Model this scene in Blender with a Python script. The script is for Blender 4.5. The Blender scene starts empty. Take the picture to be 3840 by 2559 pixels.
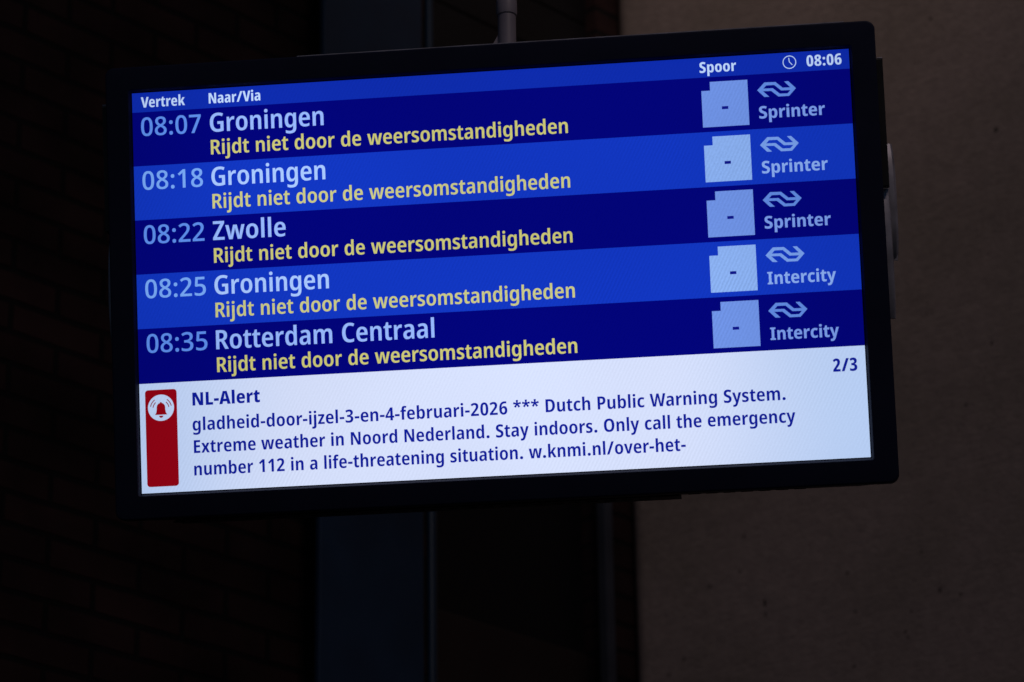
import bpy, bmesh, math
from mathutils import Vector, Matrix

sc = bpy.context.scene
# ---------------------------------------------------------------- camera
BOARD = Matrix(((0.9939868, -0.0250453, -0.1065973, -0.0233116), (-0.1094598, -0.2536590, -0.9610805, 4.3821579),
                (-0.0029688, 0.9669694, -0.2548751, 3.5202884), (0, 0, 0, 1)))
cd = bpy.data.cameras.new('camera')
cam = bpy.data.objects.new('camera', cd)
sc.collection.objects.link(cam)
cam.matrix_world = Matrix(((0.9998892, 0.0148851, 0.0, 0.0), (0.0056960, -0.3826253, -0.9238861, 0.0),
                           (-0.0137521, 0.9237837, -0.3826677, 1.6), (0, 0, 0, 1)))
cd.sensor_width = 36.0
cd.lens = 120.0
cd.clip_start = 0.1
cd.clip_end = 200.0
cd.dof.use_dof = True
cd.dof.focus_distance = 4.86
cd.dof.aperture_fstop = 5.6
cd.dof.aperture_blades = 9
sc.camera = cam

# ---------------------------------------------------------------- dusk sky and the platform lamp overhead, plus an added fill lamp
world = bpy.data.worlds.new('World')
sc.world = world
world.use_nodes = True
wn, wl = world.node_tree.nodes, world.node_tree.links
wn.clear()
wo = wn.new('ShaderNodeOutputWorld')
bg = wn.new('ShaderNodeBackground')
sky = wn.new('ShaderNodeTexSky')
sky.sky_type = 'NISHITA'
sky.sun_disc = False
sky.sun_elevation = math.radians(30)
sky.ozone_density = 10.0
sky.air_density = 1.0
sky.dust_density = 0.2
sky.sun_rotation = math.radians(200)
bg.inputs['Strength'].default_value = 0.007
wl.new(sky.outputs[0], bg.inputs[0])
wl.new(bg.outputs[0], wo.inputs[0])

ld = bpy.data.lights.new('unseen_lamp', 'AREA')
ld.shape = 'RECTANGLE'
ld.size = 1.3
ld.size_y = 0.25
ld.energy = 1.35
ld.spread = math.radians(80)
ld.color = (1.0, 0.83, 0.75)
lamp = bpy.data.objects.new('unseen_lamp', ld)
sc.collection.objects.link(lamp)
lamp.location = (0.6, 5.6, 6.8)
lamp.rotation_euler = (Vector((0.75, 6.9, 5.4)) - Vector(lamp.location)).to_track_quat('-Z', 'Y').to_euler()

ld2 = bpy.data.lights.new('unseen_lamp', 'AREA')  # unseen fill, added to brighten the pole, brackets and brick
ld2.shape = 'RECTANGLE'
ld2.size = 1.3
ld2.size_y = 0.25
ld2.energy = 3.4
ld2.spread = math.radians(80)
ld2.color = (1.0, 0.82, 0.76)
fill_lamp = bpy.data.objects.new('unseen_lamp', ld2)
sc.collection.objects.link(fill_lamp)
fill_lamp.location = (1.6, 1.2, 6.8)
fill_lamp.rotation_euler = (Vector((0.5, 5.0, 3.7)) - Vector(fill_lamp.location)).to_track_quat('-Z', 'Y').to_euler()

sc.view_settings.view_transform = 'Standard'
sc.view_settings.look = 'None'
sc.view_settings.exposure = 0.0
sc.view_settings.gamma = 1.0
sc.render.engine = 'CYCLES'
sc.cycles.use_denoising = True
sc.cycles.sample_clamp_indirect = 4.0

# glyph outlines, one string per letter: advance, then contours of quadratic points
GLYPHS = {
    'head': {
        '/': "'[#'+{'G1m/94x/9/*'G",
        '0': "(I#45m+?5l*I5A(y4<'s2R'=16'=/b'=-^(0,])x,^+?,],a-Y.M/[/C16/C2g/C4k.K5l,_#3/g+?/f*G/~)60](^16(^1j(^2H)62c*H2d+?2c,62H-H1j.#16.#0_.#/~-H/f,7",
        '6': "(I#G,[*e,Z+N,},q-n.$/=.s1M/C2~/C3Q/C4V/?5&/:5&-z4Z.#3d.(34.(2:.(0u-i0$-0/U,9/R+]/Z+]/r+w0Z,@1[,S29,S3E,S5#+w5r*k5s*$5r)54m'|2m'=1F'=0<'=.R'g-;([,Z)v#21@([1~([2m)=2n)}2m*Y2*+91B+90q+90.*z/h*L/i*2/h)t/z)@0@(t0w([",
        '8': "(I#B18/C37/C5Q.D5R-M5Q-&4},@3x+h32+R4&+85;*Z5v)u5w)L5v(l4k'n2e'=18'=/d'=-Y'l,R(h,S)I,R)t-)*[.6+8/*+P.D+j-G,E,w-),x-N,w.)-~.v/x/C#2/N)L/M)%0B(Q14(Q2*(Q2{)$2|)K2{)a2]**1z*M1H*`1.*i0R*W/l*3/M)f#116./0Z.//r-e/s-C/r-.02,g0i,I16,;1b,J2<,i2V-.2W-C2V-e1n./",
        ':': "%w#/,|(4,{(^-t),.h),/U),0L(_0M(40L'g/Q'<.h'<-x'<,{'g#/,|,W,{-%-t-O.h-O/U-O0L-%0M,W0L,./Q+_.h+_-x+_,{,.",
        'N': "*:#78p'G5*'G0/,v0',v0*,T02+s04+;05+%05'G->'G->/91&/95})q6')q6$*45z*q5v+J5w+a5w/98p/9",
        'S': "(,#R5@)c5?)#4.'w1z'=0I'=/b'=.F'E-1'W,U'f,U)=-M)$/K(d0?(d0w(d1f(x2.)?2/)T2.)m1h*30i*V/q*m.q++-I+b,_,R,`-0,_-o-l.n/v/C1D/C2H/C4D/+5:.q4E-P3U-e2*-{1L-{0u-{04-i/n-J/o-7/n,z06,W19,525+y37+a4Z+&5?*8",
        'V': "(~#27k/93Z'G/{'G+m/9/./910*s19*]1Q){1f)>1k)(1p)>2()z2>*[2K*s4M/9",
        'a': "(H#A1T-R3G-R5C,K5D+F5D'G34'G2b(52[(526'u1A'O06'=/J'=.J'=--'m,L(`,M)3,L*.._+*0h+.2C+12C+F2B+s1^,A0z,A0D,A/',..?+v-L-$.>-:0D-R#.1N*10L*//Q)a/R)9/Q(r0.(N0`(N1G(N2B),2C)^2C*3",
        'e': "(B#;1<-Q2c-Q4c,r5f+^5g*l5g)}/])}/^)80o(O2'(O2s(O4B(c52(y52'd4F'O2a'=1_'=/z'=-f($,])G,^*E,]+G-d,l/j-Q#+1B,C0Z,C/b+g/_+'2x+'2w+L2V,&1r,C",
        'i': "%o#'0/-H0/'G-,'G-,-H#/.^/k/I/k0:/E0;.z0:.T/G./.^./-p./,}.T,~.z,}/F-n/k",
        'k': "(T#70-,.0,+i0&+$/{*a0'*a04*n0R+-0q+G0~+Q3L-H6f-H3B*x6v'G3V'G1:)p0-)>0-'G-,'G-,/h0-/h",
        'o': "(b#56A*I6@)j5h(^4X'j2g'=1L'=08'=.J'j-7([,])i,^*I,]+B-`,g/n-R1P-R2{-R5-,m6@+I#2/c*H/b)m0(({0s(S1P(S2.(S2u({39)l3:*I39+&2u+r2.,<1P,<0T,</b+B",
        'p': "(l#<2p-R4X-R6V+v6W*G6V)I5`(%4$'=2t'=2:'=19'O0H't0-(10#(10&'p0,'@0-'/0-$i-,$i-,-H/T-H/{,]0-,]0N,{1;-C28-R#31s,;19,;0N+w0,+10-*V0-*<0,)c0N(y19(W1s(W2J(W3/(}3O)k3P*F3O+B2c,;",
        'r': "'(#92`-R2u-R3I-P3e-L3J+t35+w2a+{2A+{1n+{1#+i0H+E0.*n0/*L0/'G-,'G-,-H/H-H/q,I0#,I0:,e1%-62(-R",
        't': "&h#<1F(W1f(W2N(a2t(h2t'W2B'K13'=0M'=/I'=.$'c-A(U-B)7-B,4,+,4,+,{-X-E.A.a0C.a0C-H2f-H2f,40C,40C)=0B(y0q(W",
    },
    'time': {
        '0': "(y#46d+@6c*E62(u4}'p3)'=1g'=0('=-p(5,i)~,j+@,i,]-h.I/z/D1g/D3G/D5[.I6c,[#3/6+@/5*@/b(}0k(@1g(@2_(@3h(}4:*@4;+@4:,A3h-`2_.A1g.A0k.A/b-`/5,A",
        '1': "(y#13m'G1F'G1F,N1E,g1G-61K-a1N-v13-h0_-Q0=-B.b,_-F-J1c/93m/9",
        '2': "(y#A6['G,b'G,b(?0M*G1Y+%3#+w3`,e3a-33`-f2H.?1D.?0H.?.u-z.)-X,j.F-G.a.m/-0N/C1R/C2y/C4}.p6.-v6/-<6.,_59+Z3W*V2G)y/g(Q/g(M6[(M",
        '3': "(y#R6/-J6.,x5C,13z+_3$+S3$+O4i+D6T*H6U)[6T(y5='t2i'=0n'=/Y'=-['N,d'c,d(l-[(V/d(>0`(>2J(>3~)&4#)`3~*,3/*`1I*y0/*y.x*y.x+y03+y1A+y2u,<3b,t3c-<3b-l2F.A1<.A0T.A/C.3.@-v-q-g,h.V-Y.w/x/C1N/C3h/C6..>",
        '5': "(y#E1i,=33,=5A+f6T*a6U)y6T)-57'x2e'=0v'=/f'=-h'P-&'c-&(m-l(W/r(?0n(?1n(?3;(`4()D4))r4(*U2L+>0j+>04+>.q+4.E+.-B+L-u/95R/95R.2/{.2/_,30&,71+,=",
        '7': "(y#*.G'G43.2,b.2,b/96h/96h.F0~'G",
        '8': "(y#B1g/C3j/C6<.F6=-N6<-$5W,?4@+h3R+T4H+=5t*d6g)z6h)J6g(k5U'o3A'=1k'=0.'=-r'm,e(h,f)G,e)w-O*c.q+</e+P.{+g-n,?-3-&-4-O-3.*.D.w0H/C#2/()H/'(v0F(81g(83'(84H(u4I)J4H)i3j*<2]*d1q*t1P*|0c*j/Y*@/')j#11e.G0i.G/Q-t/R-G/Q-)0,,X1-,71k,'2H,63E,X3x-)3y-G3x-t2e.G",
        ':': "%v#/-4()-3(P.&(s.d(s/C(s06(P07()06'^/A':.d':.&':-3'_#/-4,^-3-*.&-K.d-K/C-K06-*07,^06,7/A+p.d+p.&+p-3,7",
    },
    'dest': {
        ' ': '%r',
        'C': "({#C3F.52N.51+-k02-#/d+z/e+?/d*H0V).2:(L3P(L4@(L5r(`6Y(o6Y'^5p'M40'=30'=1+'=.@(:,w*),x+@,w,5-f-a/C.i1h/C3>/C4>/C6:/.7..t6;-k5[-{44.5",
        'G': "*##E3>+e8M+e8M'e7?'Q4o'=3L'=1A'=.H(<,w*+,x+A,w,U.T.C1d/C4#/C55/C7C/,89.r7D-i6X-|4w.54%.52Z.50a-Q/d,6/e+?/d*L0T)22@(K3g(K4B(K5I(S5q(X5q*X3>*X",
        'R': ")/#31F/937/95[.g6k-g6l,~6k,M62+_5#+*47*t7y'G4x'G1q*S03*S03'G-P'G-P/9#-1B..03..03+Y1J+Y2e+Y4&,:4',x4&-B3M-s2:..",
        'Z': "(>#-5o'G,K'G,K(B2Y.+,Y.+,Y/95a/95a.=/R(U5o(U",
        'a': "(V#A1]-N3U-N5O,I5P+F5P'G3Z'G30(63*(62_'v1f'O0T'=/g'=.g'=-?'i,X(X,Y).,X*&.w+#16+'2v+*2v+C2u+y2&,L14,L0T,L//,7.G,&-_,|.L-60N-N#.1i*50H*2/7)_/8)2/7(f0$(>0d(>1`(>2u)%2v)b2v*8",
        'd': ")##;0h'=.s'=,g(t,h*E,g+s.u-N0h-N1I-N2T-;3I,s3g,Y3q,Y3l,q3f-G3g-Z3g/h6A/h6A'G4='G3s(.3g(.3G's2T'P1M'=#01R(D2e(D3j):3m*33m*K3l+H2i,E1P,E0L,E/G+B/H*E/G)E0N(D",
        'e': "(T#;1P-M2w-M4y,m5|+Z5}*k5}*(/D*(/G)50m(A23(A3)(A4X(T5J(i5J'c4_'O2{'=1u'=08'=-x($,i)F,j*B,i+C-t,h0$-M#+1T,M0X,M/O+g/H*~3R*~3Q+J3),+24,M",
        'g': ")##F0j-N1j-N37-'3i,Y3u,Y4/-D6A-D6A'M6@&Y57%F2u$i1*$i/|$i.4$z-H%/-H&=.<&)0&%q1&%q2@%q3f&Q3g'63g'D3f'S3j(#3o(43g(437'g1j'=0f'=.s'=,g(t,h*C,g+q.u-N#41P,E0m,E/r+w/G+$/H*B/G)B0N(E1T(E2.(E2{(X3Q)%3l)b3m*/3m*H3l++3?+|2>,E",
        'i': "%l#'/u-D/u'G->'G->-D#/.[/a/;/a0&/?0'.x0&.U/9.4.[.4-z.4-1.U-2.x-1/?-x/a",
        'l': "%k#'/u'G-<'G-</h/u/h",
        'm': ",)#K9(-N:k-N<P,J<Q+@<Q'G9w'G9w+%9v+f9-,D8=,D7/,D64+I65*Q65'G3Z'G3Z+&3Y+P39,*2T,D2#,D11,D0:+t/t*}/u*A/u'G-<'G-<-D/@-D/_,X/k,X0*,s0{-;20-N2p-N4$-N5M,~5m,V5{,V6L-$8$-N",
        'n': ")'#92v-N4Z-N6L,J6M+A6M'G3s'G3s+%3r+c3),D23,D0s,D/t+F/u*A/u'G-<'G-<-D/@-D/_,W/k,W0,,s1%-;26-N",
        'o': "(t#56Y*F6X)d5|(V4g'g2s'=1_'=0N'=.a'g-G(U,g)c,h*F,g+C-r,f0(-N1c-N33-N5E,i6X+F#2/H*F/G)g/t(o0u(C1c(C2N(C3M(n3z)g3{*F3z+(3M+z2N,H1a,H0N,H/G+F",
        'r': "'/#92b-N2y-N3U-K3o-G3T,,3?,/2g,32I,31t,30}+z0<+Q/t*t/u*N/u'G->'G->-D/>-D/a,C/m,C0*,`0y-22&-N",
        't': "&g#<1D(F1f(F2N(N2p(S2p'S2F'I1;'=0Y'=/['=.8'`-O(M-P)/-P,@,1,@,1,|-a-D.G.`0-.`0--D2d-D2d,@0-,@0-)50,(l0e(F",
        'w': "+'#L4I*V4>*o4*+F3x+w3s,-3m,-3f+v3U+D3C*m38*U1i'G.r'G,#-D.[-D/i*c/t*G0.)f0@))0E(k0K(k0N(|0])H0k)u0}*D1**X2I-D5@-D6Y*W6e*?6{)d71))78(k7@(k7A)#7Q)W7f*37q*N9.-D;c-D8l'G5q'G",
    },
    'stat': {
        ' ': '%r',
        'R': ")5#31L/93?/95d.g6w-g6x,}6w,M6<+_5-+*4A*s8+'G5$'G1w*R09*R09'G-P'G-P/9#-1H.,09.,09+Z1P+Z2k+Z4,,:4-,w4,-A3S-q2@.,",
        'a': "(]#A1c-N3^-N5Y,J5Z+F5Z'G3c'G38(630(62e'v1l'O0X'=/k'=.i'=-A'h,X(X,Y).,X*'.{+#1<+'2|+*2|+C2{+y2,,K1:,K0X,K/3,6.K,$-a,}.N-60R-N#.1o*50L*2/=)_/>)2/=(g0*(@0h(@1d(@2{)&2|)b2|*7",
        'd': ")(#;0l'=.w'=,g(t,h*E,g+t.w-N0j-N1O-N2X-;3M,s3m,Y3w,Y3r,q3j-H3k-[3k/h6K/h6K'G4C'G3w(.3k(.3K's2Z'P1Q'=#01X(F2k(F3p);3q*33q*K3p+G2o,C1V,C0R,C/M+A/N*E/M)F0R(F",
        'e': "(Y#;1V-N3#-N5%,n6,+Z6-*k6-*'/J*'/M)60s(B29(B31(B4c(U5T(j5T'c4i'O3''=1{'=0<'=-z($,i)E,j*B,i+C-v,h0(-N#+1Z,L0_,L/U+g/N+#3X+#3W+J3/,*2:,L",
        'g': ")(#F0n-N1n-N3;-'3o,Y3y,Y45-D6K-D6K'M6J&Y5?%F2{$i10$i0$$i.4$z-H%/-H&?.<&+0(%s1*%s2F%s3l&S3m'73m'E3l'S3p(#3u(43k(43;'h1n'=0h'=.u'=,g(t,h*C,g+q.w-N#41T,D0s,D/x+v/M+#/N*B/M)C0R(F1Z(F24(F3%(Z3W)&3r)c3s*03s*H3r++3E+{2D,D",
        'h': ")-#>/y-i/x-I/p,o/k,X/y,X08,t1/-<2>-N2z-N4.-N5h-#6X,(6Y+A6Y'G3y'G3y+$3x+d3/,B2;,B1E,B0D+u/x+#/y*@/y'G-<'G-</h/y/h",
        'i': "%o#'/{-D/{'G->'G->-D#/.^/a/=/a0,/@0-.x0,.T/=.3.^.3-|.3-1.T-2.x-1/@-z/a",
        'j': '%o#4,[$i,2$i+?$o*~$t*~%}+;%y+l%t,+%t,_%t-=&=->&j->-D/{-D/{&`/z&(/7%6-h$j#/-2.x-1/@-z/a.^/a/=/a0,/@0-.x0,.T/=.3.^.3-|.3-1.T',
        'm': ",2#K96-N:{-N<c,J<d+@<d'G:)'G:)+$:(+d99,B8K,B7;,B6>+H6?*P6?'G3a'G3a+%3`+N3?,)2Z,B2),B17,B0>+s/x*|/y*@/y'G-<'G-<-D/D-D/e,X/q,X0.,t1%-;26-N2x-N4,-N5W,~5y,W6+,W6V-%82-N",
        'n': ")-#92~-N4e-N6X,J6Y+A6Y'G3{'G3{+$3z+b3/,B29,B0y,B/x+D/y*@/y'G-<'G-<-D/D-D/c,W/q,W02,s1+-<2>-N",
        'o': "(y#56f*G6e)d6*(V4o'g2{'=1e'=0T'=.c'g-I(U,g)c,h*G,g+C-t,g0,-N1i-N39-N5O,i6e+G#2/N*F/M)h/z(p0{(E1i(E2T(E3S(p4$)g4%*G4$+'3S+y2T,F1g,F0T,F/M+E",
        'r': "'3#92j-N3'-N3^-K3w-H3_,*3G,-2o,12Q,11|,11'+y0B+P/z*t/{*N/{'G->'G->-D/B-D/e,C/q,C00,`1#-32,-N",
        's': "'_#N4A)-4@(S3A'e1M'=0+'=/''=-E'M,`'^,`(q-C(_//(E/}(E0s(E1f(e1g)%1f)51C)P0F)m/P*$.X*7-?*d,]+D,^+o,],Z.q-N0d-N1`-N3C-945-&3H,'2i,71E,K0f,K/|,K/3,0/4+u/3+d/U+J0V+11L*y2B*e3[*84@)X",
        't': "&l#<1J(G1n(G2X(P2z(U2z'S2N'I1C'=0`'=/b'=.:'`-Q(N-R)0-R,?,1,?,1,{-c-D.K.`03.`03-D2n-D2n,?03,?03)702(m0m(G",
        'w': "+/#L4S*T4H*m44+D4$+v3{,,3u,,3n+u3^+C3K*k3@*S1o'G.t'G,#-D.`-D/o*d/z*I02)h0D)*0I(l0Q(l0T(}0a)J0q)w1%*F10*Y2M-D5L-D6f*X6o*@7))e7=)*7D(l7J(l7M)%7[)Y7r*77}*Q9:-D;s-D8|'G5{'G",
    },
    'type': {
        'I': "'/#/3B'G,S'G,S(@.=(^.=.#,S.@,S/93B/93B.@1X.#1X(^3B(@",
        'S': "(e#R6M)b6L)$55'x2i'=0~'=0,'=.]'E-A'W,d'g,d)=-d)%/|(d0~(d1d(d2_(x3/)>30)T3/)m2]*31K*T0G*k/;+(-`+`,o,R,p-1,m-q.,.o0L/C2%/C3;/C5K/)6E.q5F-O4P-d2k-{2#-{1C-{0R-i0.-J0/-70.,{0],X1r,62z+{4*+c5^+*6L*;",
        'c': "(7#A2+'=0J'=.$'z,g)?,h*E,g+H.,,m0V-R2;-R3;-R4}-?5c--4h+s40,$2y,42A,41Y,40V+k0$*}0%*F0$)k0V)#1Y([2C([31([4a(r5F)*5F'h4e'S3+'=",
        'e': ")$#;1{-R3S-R5h,s6y+`6z*l6z)|/})|0$)<1G(R2f(R3f(R5G(f6?({6?'e5M'P3['=2C'=0Z'=.,'},g)C,h*D,g+H-~,m0B-R#+2',A13,A0,+e0%+*3y+*3x+L3Q,$2a,A",
        'i': "&+#'0Q-H0Q'G-<'G-<-H#/.v/j/`/j0]/G0^.z0].R/^./.v./.../-/.R-0.z-//H.,/j",
        'n': ")V#93_-R5K-R7Q,L7R+A7R'G4='G4=*v4<+T3S,42`,41G,40N+70O*70O'G-:'G-:-H/i-H03,[0?,[0_,w1^-?2u-R",
        'p': ")J#<3V-R5O-R7d+w7e*H7d)H6_($4k'=3T'=2k'=1['Q0k's0O(,0E(,0H'p0N'A0O'+0O$i-:$i-:-H/s-H0A,]0O,]0o,w1b-?2m-R#32Q,61j,60u+r0P+00O*X0O*C0N)k0s)$1j([2S([31([4$)%4J)o4K*I4J+@3M,6",
        'r': "'T#93J-R3f-R4D-O4^-L4A+s4*+v3O+y3*+y2V+y1^+j0u+H0N*q0O*L0O'G-<'G-<-H/e-H05,H0C,H0_,e1W-72i-R",
        't': "'9#<2)(Z2P(Z3C(e3k(k3k'W37'K1x'=1,'=0$'=.L'a-Y(S-Z);-Z,1,5,1,5,u-s-G.f.a0p.a0p-H3]-H3],10p,10p)B0o(}1M(Z",
        'y': "(m#A+o-H/6-H10*317*#1G)_1U)>1X)/1a)/1h)D2$)u23*24'-H7F-H2|&q2N&117%7/K$i.3$i-b$i,w$n,[$q,[&2,o&0-I&,-i&,.B&,/-&A/`&l/u'/0-'L",
    },
    'title': {
        '-': "&R#',G)U,G+/2;+/2;)U",
        'A': ")}#+5g'G4z)$0^)$/q'G+m'G0A/:54/:9i'G#.3P,83E,N3--,2q-h2l-}2e-h2N-/24,Q2+,91@*X4;*X",
        'L': "(L#)-B'G-B/91(/91(({63({63'G",
        'N': "+(#7:E'G5i'G0^,h0U,h0X,I0a+d0e+'0f*k0f'G-B'G-B/91w/97&)~7.)~7)*?7#*~6{+]6|+t6|/9:E/9",
        'e': "(z#;1s-U3K-U5d,w6u+c6v*m6v)v0;)v0<)?1O(`2d(`3b(`5?(t67).67'f5G'P3Q'=29'=0L'=-|'},])D,^*F,]+K-t,q08-U#+1},81;,80B+e0=+.3X+.3W+N33+|2N,8",
        'l': "&/#'0h'G-.'G-./h0h/h",
        'r': "'T#93R-V3l-V4F-S4`-P4A+b4,+d3S+h3,+h2]+h1j+Z1-+>0g*l0h*J0h'G-.'G-.-L/s-L0G,N0W,N0q,i1f-:2s-V",
        't': "'@#<25(k2](k3O(u3y(}3y'Z3A'M1|'=1*'=/x'=.@'c-Q(Y-R)B-R,&,1,&,1,t-o-H.h.b10.b10-L3k-L3k,&10,&10)I1/),1`(k",
    },
    'body': {
        ' ': '%r',
        '*': '(@#22M/i2).%5F.V5s-<2b-/4v+i2`+)1,,Y/]+)-B+i/T-/,E-=,t.V03.%/k/i',
        '-': "&I#',K)b,K+$2#+$2#)b",
        '.': "&/#/-((2-'(`.,)+.z)+/h)+0o(_0p(20o'd/h':.z':.,':-''d",
        '/': "'U#'+{'G1m/94l/9.z'G",
        '0': "(_#469+@68*G5h(w4]'r2k'=1L'=/p'=-d(2,_){,`+@,_,_-^.K/h/C1L/C3)/C53.J68,]#3/c+@/b*F0$)30i(X1L(X2,(X2s)335*G36+@35,82s-L2,.)1L.)0k.)0$-L/b,8",
        '1': "(_#14/'G1.'G1.,$1-,81-,f11-914-N0{-B0P-+05,z.b,9,~-21L/94//9",
        '2': "(_#A6)'G,S'G,S(N/y*T0}+424,(2a,g2b-.2a-V1f.'0v.'00.'.o-c.)->,Q.=-/.].T/-02/C14/C2V/C4X.o5d-t5e-95d,a5#+a3Q*^2C)~09(i09(d6)(d",
        '3': "(_#R5e-I5d,y4},43`+a2h+S2h+O4F+C6**H6+)[6*(y4o't2F'=0W'=/E'=-S'N,Y'b,Y)'-M(m/A(U05(U1^(U2u)12v)b2u*)26*V0i*n/Z*n.^*n.^,'/],'0a,'2&,@2g,q2h-42g-]1b.*0j.*04.*/1-y.:-c-q-T,Y.Y-S.|/f/C18/C3C/C5d.A",
        '4': "(_#.6j)$5&)$5&'G2)'G2))$,3)$,3*52+/;5&/;5&*86j*8#/2),#2(,/2*,R2,,v2.-72/-=2'-=1t-(1O,_1<,L.j*82)*8",
        '6': "(_#G,b*f,a+M-',o-v.#/K.s1h/C3D/C3r/C4{/?5H/:5H.#4}.(4&.-3P.-2J.-0{-j0$-//S,5/P+Y/Z+Y/r+t0_,<1h,Q2M,Q3`,Q5E+u6>*j6?*#6>)353'{3-'=1_'=0R'=.c'f-E(Y,a)t#21X(V2D(V3A):3B)|3A*Y2N+;1Z+;1%+;02*{/d*L/e*1/d)s/z)>0H(p1+(V",
        'D': ")y#.8Y+L8X*/6w(@3j'G1V'G-J'G-J/91q/93~/97#.E8X,c#-5J+G5I,;4X-G2{-z1i-z0O-z0O(d1R(d3Q(d5I*&",
        'E': "(;#/5>'G-J'G-J/95>/95>-{0O-{0O,-4|,-4|*o0O*o0O(d5>(d",
        'N': "*_#79N'G5g'G01--0)--0,,l04,-06+O07+507'G-J'G-J/910/96f)[6l)[6i)x6c*X6_+66`+N6`/99N/9",
        'O': "*I#59V+A9U*H8k(x77'q4o'=38'=1Y'=/5'r-[(x,s*I,t+B,s,[.:.I1+/D38/D5E/D84.E9U,V#20)+A0(*L0g)920([36([4>([5b)86B*K6C+A6B,`4q.(38.(20.(0g-J0(,6",
        'P': "(|#01g/94F/96{.#6|,o6{,;6B+?5)*Y3%*51X*50O*50O'G-J'G-J/9#-1T-{0O-{0O+O1>+O2.+O3;+h3t,A3u,m3t-F2g-{",
        'S': "(G#R5o)a5n(~4Z'w2@'=0b'=/t'=.P'E-9'W,`'e,`)5-W(y/b(^0^(^1A(^2<(s2g)<2h)S2g)m2<*511*X01*o/++,-W+c,i,T,j-2,i-q-|.o02/C1a/C2m/C4q/*5g.r4p-V4$-k2H.%1c.%1).%08-n/p-M/q-8/p,z0>,U1K,42O+x3W+`5'+&5n*8",
        'W': ",P#M>^/9;2'G7a'G5u+E5n+U5^+~5M,O5A,}5>-559-%5-,V4{,'4i+W4d+E2x'G/L'G+{/9.|/90`+,0g*t0y*B1-)l1;):1B)&1G)?1Y)x1n*U2&+-21+A3y/96`/98G+@8P+,8g*S8y)w9/)>96)&9;)B9O*(9h*l9u++;Z/9",
        'a': "(c#A1m-Q3j-Q5n,K5o+F5o'G3c'G32(63,(62_'u1f'O0T'=/e'=.c'=-;'j,T([,U)2,T*,.s+(10+,2r+/2r+D2q+u2(,D1<,D0],D/7,/.K+y-Z,~.L-80X-Q#.1o*20Z*0/S)`/T)7/S(n0:(J0t(J1f(J2q)*2r)`2r*5",
        'b': ")+#:03-d02-M0,,w0),[03,[0_-'2,-P3.-P4y-P7'+v7(*H7')H6*($4>'=3*'=2&'=0e'b03((0#((/T'G-6'G-6/h03/h#123,;1K,;0T+s02+-03*U03*?02)G1+(R27(R3-(R4&)M4'*I4&+B3/,;",
        'c': "'u#A1e'=0.'=-t'z,c)?,d*D,c+D-x,i06-Q1s-Q2k-Q4F->5(-.45+{3[,,2R,;1{,;19,;08+p/f+#/g*E/f)i08(y19(S1}(S2e(S4.(i4j(|4j'f40'R2]'=",
        'd': ")+#;0b'=.o'=,c(v,d*G,c+u.q-Q0`-Q1A-Q2J->3=,v3],]3e,]3`,v3Y-O3Z-d3Z/h6W/h6W'G49'G3g(-3Z(-3;'q2J'O1E'=#01](Q2e(Q3`)A3c*63c*N3b+E2g,:1Z,:0a,:/d+?/e*G/d)L0c(Q",
        'e': "(^#;1X-P3)-P5/,q68+^69*l69*#/a*#/b)81%(L2A(L37(L4k(`5_(u5_'d4q'O3+'=1}'=0<'=-x(#,c)E,d*D,c+F-r,k0(-P#+1_,F0m,F/j+f/e+'3N+'3M+K3','2:,F",
        'f': "&_#;2t,70Y,70Y'G-_'G-_,7,+,7,+,}-_-G-_-Z-^.h/?/m10/m1p/m3#/b3a/V3$.P2c.T2&.[1c.[1-.[0Z.30Y-b0Y-G2t-G",
        'g': ")+#F0d-Q1d-Q3--*3_,]3k,]4'-G6W-G6W'T6V&^5G%G2}$i1,$i/z$i..$z-@%0-@&K.8&6/~%~1$%~2:%~3Y&Y3Z'83Z'D3Y'S3`'~3e(43Z(43-'h1b'=0^'=.m'=,c(u,d*E,c+s.q-Q#41Z,<0},<00+p/d*~/e*C/d)I0a(R1_(R22(R2y(e3K).3b)g3c*13c*J3b+)3;+t2B,<",
        'h': ")2#>03-x02-T0(,t/},]01,]0L,x1A-?2L-Q3.-Q4:-Q5t-%6i,)6j+B6j'G3m'G3m*z3l+[3),92=,91M,90T+m02*y03*<03'G-6'G-6/h03/h",
        'i': "%v#'05-G05'G-8'G-8-G#/.f/g/M/g0@/D0A.z0@.S/K.1.f.1-|.1-+.S-,.z-+/D-z/g",
        'j': '%v#4,b$i,8$i+A$o*|$t*|&-+9&)+j&$,)&$,X&$-5&G-6&s-6-G03-G03&f02&-/I%8-r$j#/-,.z-+/D-z/g.f/g/K/g0@/D0A.z0@.S/K.1.f.1-|.1-+.S',
        'k': "(k#703,&02+d0**|0%*^0-*^0:*j0Z+*1#+E12+O3q-G7.-G3L*v7B'G4#'G1F)s03)@03'G-6'G-6/h03/h",
        'l': "%u#'03'G-6'G-6/h03/h",
        'm': ",7#K9F-Q;--Q<s,L<t+A<t'G9y'G9y*y9x+]93,98K,97E,96R+A6S*K6S'G3V'G3V*z3U+G39+|2Z,92-,91C,90P+l02*v03*:03'G-6'G-6-G/R-G/u,]0',]0@,w15->2H-Q30-Q4>-Q5j-&6/,[6=,[6i-(8@-Q",
        'n': ")2#930-Q4q-Q6i,K6j+B6j'G3m'G3m*z3l+Y3+,929,91),902+>03*<03'G-6'G-6-G/R-G/u,Z0',Z0D,v1;->2L-Q",
        'o': "(|#56p*H6o)f64(X4y'h3%'=1g'=0T'=.a'h-E(W,c)f,d*H,c+D-p,h0,-Q1m-Q3=-Q5W,k6o+H#2/e*G/d)l00(x1)(O1k(O2P(O3G(x3n)k3o*H3n+&3G+t2P,?1k,?0c,?/d+B",
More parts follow.
